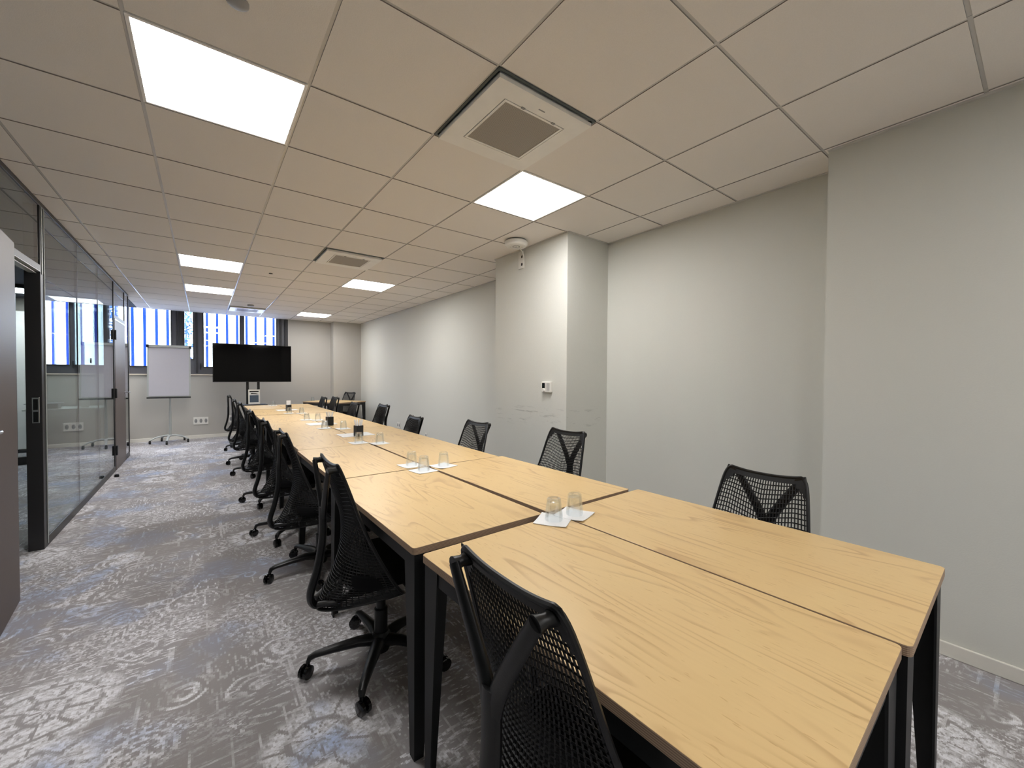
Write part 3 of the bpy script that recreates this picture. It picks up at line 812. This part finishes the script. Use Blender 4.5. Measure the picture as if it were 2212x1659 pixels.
    q = MB(); q.bm(b_, 0, False); q.build('back_mesh', 'black_elastomer', r, auto=0)
    # rim and the solid gussets in the top corners
    q = MB()
    loop = []
    for k in range(0, 41): loop.append(back_pt(-1+2*k/40, 1.0))
    # round the corners off
    side_r = [back_pt(1, 1-k/40) for k in range(1, 40)]; bot = [back_pt(1-2*k/40, 0) for k in range(0, 41)]; side_l = [back_pt(-1, k/40) for k in range(1, 40)]
    path = loop+side_r+bot+side_l
    sm = []
    n_ = len(path)
    for i in range(n_):
        acc = Vector()
        for d in (-2, -1, 0, 1, 2): acc += path[(i+d) % n_]
        sm.append(acc/5)
    q.tube(sm, .0068, 8, closed=True)
    for sx in (-1, 1):
        for i in range(5):
            for j in range(5):
                if i+j > 3: continue
                u0, u1 = sx*(.98-.07*i), sx*(.98-.07*(i+1)); v0, v1 = .99-.022*j, .99-.022*(j+1)
                off = Vector((0, .003, 0))
                q.add([back_pt(u0, v0)+off, back_pt(u1, v0)+off, back_pt(u1, v1)+off, back_pt(u0, v1)+off, back_pt(u0, v0)-off, back_pt(u1, v0)-off, back_pt(u1, v1)-off, back_pt(u0, v1)-off],
                      [[0, 1, 2, 3], [7, 6, 5, 4], [0, 4, 5, 1], [1, 5, 6, 2], [2, 6, 7, 3], [3, 7, 4, 0]])
    for i in range(40):                                   # top band
        u0, u1 = -1+2*i/40, -1+2*(i+1)/40; off = Vector((0, .003, 0))
        if abs(u0) > .97 or abs(u1) > .97: continue
        q.add([back_pt(u0, .995)+off, back_pt(u1, .995)+off, back_pt(u1, .968)+off, back_pt(u0, .968)+off, back_pt(u0, .995)-off, back_pt(u1, .995)-off, back_pt(u1, .968)-off, back_pt(u0, .968)-off],
              [[0, 1, 2, 3], [7, 6, 5, 4], [0, 4, 5, 1], [2, 6, 7, 3]])
    q.build('back_frame', 'black_plastic', r)
    # Y-shaped tower behind the net
    q = MB()
    stem_ = bez([(0, -.19, .385), (0, -.270, .345), (0, -.300, .39), (0, -.272, .50), (0, -.252, .62), (0, -.250, .76)], 8)
    q.tube(stem_, [.019+.008*min(1, i/10) for i in range(len(stem_))], 12, flat=.55, up=(0, 1, 0))
    for sx in (-1, 1):
        arm = bez([(sx*.006, -.250, .72), (sx*.028, -.250, .775), (sx*.082, -.254, .865), (sx*.128, -.256, .938)], 8)
        q.tube(arm, [.022-.006*i/(len(arm)-1) for i in range(len(arm))], 12, flat=.6, up=(0, 1, 0))
        q.tube([(sx*.128, -.258, .935), (sx*.129, -.24, .937), (sx*.130, -.218, .938)], [.017, .012, .016], 12)
    q.build('back_support', 'black_plastic', r)
    # yoke that carries the tower from the mechanism
    q = MB()
    for sx in (-1, 1):
        q.tube(bez([(sx*.05, -.10, .395), (sx*.075, -.20, .375), (sx*.03, -.275, .36)], 6), .017, 10, flat=.7, up=(0, 0, 1))
    q.build('back_yoke', 'black_plastic', r)
    reg(r); return r
base_parts = []
cproto = make_chair()
UPPER = ('tilt_mechanism', 'lever', 'seat', 'back_mesh', 'back_frame', 'back_support', 'back_yoke')
BASE = ('leg', 'hub')
ZTOP = .963
first = True
def place(x, y, rz, ztop, brot, label, group=None):
    """x, y = the point below the middle of the back's top edge; brot = swivel of the five-star base against the seat"""
    global first
    o = cproto if first else copy_tree(cproto)
    if first: first = False
    a = math.radians(rz); d = .225
    o.location = (x-d*math.sin(a)*1.0, y+d*math.cos(a), 0) if False else (x+(-math.sin(a))*d, y+math.cos(a)*d, 0)
    o.rotation_euler = (0, 0, a)
    for ch in kids[o.name]:
        nm = ch.name.split('.')[0]
        if nm in UPPER: ch.location = (0, 0, ztop-ZTOP)
        elif nm == 'gas_column' and ztop < ZTOP: ch.location = (0, 0, ztop-ZTOP if ztop-ZTOP > -.10 else -.10)
        elif nm == 'leg': ch.rotation_euler = (0, 0, math.radians(brot))
    tag(o, label, 'chair', group)
    return o
base_parts = None
GL = 'mesh chairs along the aisle side'; GR = 'mesh chairs along the wall side'
Lc = [(.60, -.437, 180, .963, 20, 'black mesh chair in the foreground, at the nearest table on the aisle side'),
      (1.86, -.425, 180, .963, -105+0, 'black mesh chair on the aisle side, second from the near end'),
      (2.99, -.405, 180, .963, -87, 'black mesh chair on the aisle side, third from the near end'),
      (3.82, -.392, 180, .963, 36, 'black mesh chair on the aisle side, fourth from the near end'),
      (4.93, -.382, 180, .963, 36, 'black mesh chair on the aisle side, fifth from the near end'),
      (6.40, -.378, 180, .963, -95, 'black mesh chair on the aisle side, third from the screen end'),
      (7.26, -.360, 180, .963, -85, 'black mesh chair on the aisle side, second from the screen end'),
      (8.66, -.360, 180, .963, 0, 'black mesh chair standing clear at the screen end of the aisle side')]
Rc = [(.74, -1.935, 0, .920, 18, 'black mesh chair facing the nearest wall side table, by the wall corner'),
      (1.99, -1.985, 2, .960, 10, 'black mesh chair in front of the pillar side face'),
      (2.94, -1.86, 3, .940, 30, 'black mesh chair in front of the pillar front, half hidden by the table'),
      (4.25, -1.87, 0, .880, 36, 'black mesh chair on the wall side just beyond the pillar, right of the white socket'),
      (5.28, -1.88, 0, .950, 25, 'black mesh chair on the wall side just left of the white socket'),
      (6.36, -1.82, 0, .917, 12, 'black mesh chair on the wall side, third from the screen end'),
      (7.37, -1.785, 0, .960, 36, 'black mesh chair on the wall side, second from the screen end'),
      (8.55, -1.86, 0, .905, 20, 'black mesh chair on the wall side at the screen end of the long table')]
for c in Lc: place(*c, GL)
for c in Rc: place(*c, GR)
place(10.08, -2.78, 29, .925, 36, 'black mesh chair tucked behind the askew corner table')

# ------------------------------------------------------------------ things on the tables
def make_glass():
    q = MB(); R0, R1, hh = .036, .0285, .088         # upside down: rim on the napkin
    prof = [(R0, 0), (R0-.0004, .02), (R1+.0012, .07), (R1, hh-.004), (R1-.003, hh), (R1-.006, hh-.001), (.0, hh-.0035),
            (.0, hh-.012), (R1-.006, hh-.012), (R1-.0025, hh-.016), (R1-.0015, .066), (R0-.0028, .02), (R0-.0024, 0), (R0, 0)]
    q.lathe(prof, 40)
    return q.build('drinking_glass', 'tumbler_glass', None, (0, 0, 0), 50)
gproto = make_glass()
def make_napkin(s):
    random.seed(s); q = MB(); n = 8; w = .066; vs, fs = [], []
    lift = [random.uniform(0, .006) for _ in range(4)]
    for layer in (0.0022, 0.0):
        for j in range(n+1):
            for i in range(n+1):
                a, b_ = i/n, j/n
                cn = [(1-a)*(1-b_), a*(1-b_), a*b_, (1-a)*b_]
                z = sum(lift[k]*cn[k]**4 for k in range(4))
                vs.append(((a-.5)*2*w, (b_-.5)*2*w, layer+z))
    N = (n+1)**2
    for j in range(n):
        for i in range(n):
            k = j*(n+1)+i; fs.append([k, k+1, k+n+2, k+n+1]); fs.append([N+k, N+k+n+1, N+k+n+2, N+k+1])
    ring = [i for i in range(n+1)]+[(j+1)*(n+1)-1 for j in range(1, n+1)]+[N-1-i for i in range(1, n+1)]+[(n-j)*(n+1) for j in range(1, n)]
    for a, b_ in zip(ring, ring[1:]+ring[:1]): fs.append([a, N+a, N+b_, b_])
    q.add(vs, fs, 0, True)
    return q.build('paper_napkin', 'paper', None, (0, 0, 0), 40)
nprotos = [make_napkin(s) for s in (3, 5, 11)]
gl = [((1.198, -1.122), 33, 'nearest pair, left of the table joint', ), ((1.196, -1.238), 20, 'nearest pair, right of the table joint'),
      ((2.474, -1.064), 10, 'farthest of the group of three'), ((2.297, -1.066), 8, 'nearest of the group of three'),
      ((2.345, -1.226), 12, 'on the wall side of the group of three'),
      ((3.57, -1.056), 5, 'in front of the nearest pen cup'), ((3.445, -1.195), 4, 'on the wall side right of the nearest pen cup'),
      ((4.761, -1.046), 6, 'in front of the middle pen cup'), ((4.617, -1.203), 3, 'on the wall side near the middle pen cup'),
      ((5.782, -1.055), 0, 'behind the middle pen cup, on the aisle side'), ((5.668, -1.163), 0, 'behind the middle pen cup, on the wall side'),
      ((6.928, -1.024), 4, 'in front of the farthest pen cup'), ((6.831, -1.176), 5, 'right of the farthest pen cup'),
      ((8.80, -1.035), 0, 'alone at the screen end of the long table')]
for k, ((x, y), rz, where) in enumerate(gl):
    o = gproto if k == 0 else gproto.copy()
    if k: C.objects.link(o)
    o.location = (x, y, ZT+.0026); o.rotation_euler = (0, 0, .3*k)
    tag(o, 'upturned drinking glass on a napkin, '+where, 'glass', 'upturned glasses')
    p = nprotos[k % 3]
    n_ = p if k < 3 else p.copy()
    if k >= 3: C.objects.link(n_)
    n_.location = (x, y+.003, ZT+.0004); n_.rotation_euler = (0, 0, math.radians(rz))
    tag(n_, 'white paper napkin under the glass '+where, 'napkin', 'paper napkins')
o = gproto.copy(); C.objects.link(o); o.location = (10.02, -1.95, ZT+.0005)
tag(o, 'upturned glass on the askew corner table', 'glass', 'upturned glasses')

def make_pad():
    q = MB(); q.box(-.115, .115, -.15, .15, 0, .004, .0008); return q.build('writing_pad', 'paper')
pp = make_pad()
for k, (x, y, rz, lb) in enumerate([(4.08, -1.175, 2, 'white writing pads under the nearest pen cup'), (5.22, -1.11, 3, 'white writing pad beside the middle pen cup'), (7.58, -1.09, 3, 'white writing pad behind the farthest pen cup')]):
    o = pp if k == 0 else pp.copy()
    if k: C.objects.link(o)
    o.location = (x, y, ZT+.0004); o.rotation_euler = (0, 0, math.radians(rz)); o['label'] = lb.replace('pads', 'pad'); o['category'] = 'pad'; o['group'] = 'writing pads'
def make_cup():
    q = MB(); w, hh, t_ = .032, .10, .004
    q.box(-w, w, -w, w, 0, .006, .002)
    for (a0, a1, b0, b1) in ((-w, w, -w, -w+t_), (-w, w, w-t_, w), (-w, -w+t_, -w+t_, w-t_), (w-t_, w, -w+t_, w-t_)): q.box(a0, a1, b0, b1, .004, hh, .001)
    return q.build('pen_cup', 'dark_leather')
cu = make_cup()
stick = None
cups = [((3.965, -1.17), 'nearest'), ((5.03, -1.158), 'middle'), ((7.40, -1.085), 'farthest')]
for k, ((x, y), w) in enumerate(cups):
    o = cu if k == 0 else cu.copy()
    if k: C.objects.link(o)
    o.location = (x, y, ZT+(.0048 if k == 0 else .0006)); o.rotation_euler = (0, 0, .25)
    tag(o, '%s dark square pen cup on the table, %s' % (w, 'holding white sticks' if k < 2 else 'holding folded cards'), 'pen cup', 'dark pen cups')
    if k < 2:
        for s_ in range(6):
            if stick is None:
                q = MB(); q.tube([(0, 0, 0), (0, 0, .14), (0, 0, .152)], [.0055, .0055, .003], 10); stick = q.build('white_pen', 'paper'); st = stick
            else:
                st = stick.copy(); C.objects.link(st)
            an = s_*1.05+k; rr = .008
            st.location = (x+rr*math.cos(an), y+rr*math.sin(an), o.location.z+.0075)
            st.rotation_euler = (-.20*math.sin(an), .20*math.cos(an), 0)
            tag(st, 'white pen standing in the %s pen cup' % w, 'pen', 'white pens in the %s cup' % w)
    else:
        q = MB(); q.rbox((0, .0, .085), (.003, .06, .15), (0, .10, 0)); cd = q.build('folded_card', 'paper', None, (x, y, o.location.z+.008))
        tag(cd, 'front white card standing in the farthest pen cup', 'card')
        q = MB(); q.rbox((.015, .0, .08), (.003, .055, .14), (0, .12, 0)); cd = q.build('folded_card', 'paper', None, (x, y, o.location.z+.008))
        tag(cd, 'second white card behind the first in the farthest pen cup', 'card')

# ------------------------------------------------------------------ small ceiling bits
q = MB(); q.lathe([(0, 0), (.030, 0), (.034, -.004), (.034, -.010), (.024, -.014), (0, -.014)], 20)
tag(q.build('ceiling_sensor', 'grey_plastic', None, (1.70, -.10, ZC)), 'small grey ceiling sensor cut by the top edge of the photo', 'sensor')
q = MB(); q.lathe([(0, 0), (.022, 0), (.022, -.006), (0, -.006)], 18)
tag(q.build('ceiling_hole_cap', 'gap_dark', None, (5.95, -.68, ZC)), 'small dark round cap in a ceiling tile left of the second cassette', 'cap')
q = MB(); q.lathe([(0, 0), (.05, 0), (.055, -.008), (.045, -.03), (0, -.034)], 22)
tag(q.build('ceiling_detector', 'grey_plastic', None, (8.85, -.69, ZC)), 'small round detector on the ceiling in front of the far cassette', 'detector')

# ------------------------------------------------------------------ daylight
w = bpy.data.worlds.new('World'); SC.world = w; w.use_nodes = True
nt = w.node_tree; bg = nt.nodes['Background']; bg.inputs[0].default_value = (.86, .93, 1.0, 1); bg.inputs[1].default_value = 5.5

# ------------------------------------------------------------------ camera (focal length and pose solved from the ceiling grid)
yaw, pitch, roll, F = -.6477, -.0188, .0060, 879.48
cy, sy, cp, sp = math.cos(yaw), math.sin(yaw), math.cos(pitch), math.sin(pitch)
fw = Vector((cp*cy, cp*sy, sp)); rt = Vector((sy, -cy, 0)); up = rt.cross(fw)
r2 = rt*math.cos(roll)+up*math.sin(roll); u2 = -rt*math.sin(roll)+up*math.cos(roll)
cam = bpy.data.cameras.new('Camera'); co = bpy.data.objects.new('Camera', cam); C.objects.link(co)
cam.sensor_fit = 'HORIZONTAL'; cam.sensor_width = 36; cam.lens = F/2212*36; cam.clip_start = .02
R = Matrix((r2, u2, -fw)).transposed().to_4x4()
co.matrix_world = Matrix.Translation((0, 0, H)) @ R
SC.camera = co
vs_ = SC.view_settings
vs_.view_transform = 'Standard'; vs_.look = 'None'; vs_.gamma = 1; vs_.use_curve_mapping = False; vs_.exposure = 0.84
SC.cycles.max_bounces = 9; SC.cycles.transparent_max_bounces = 20
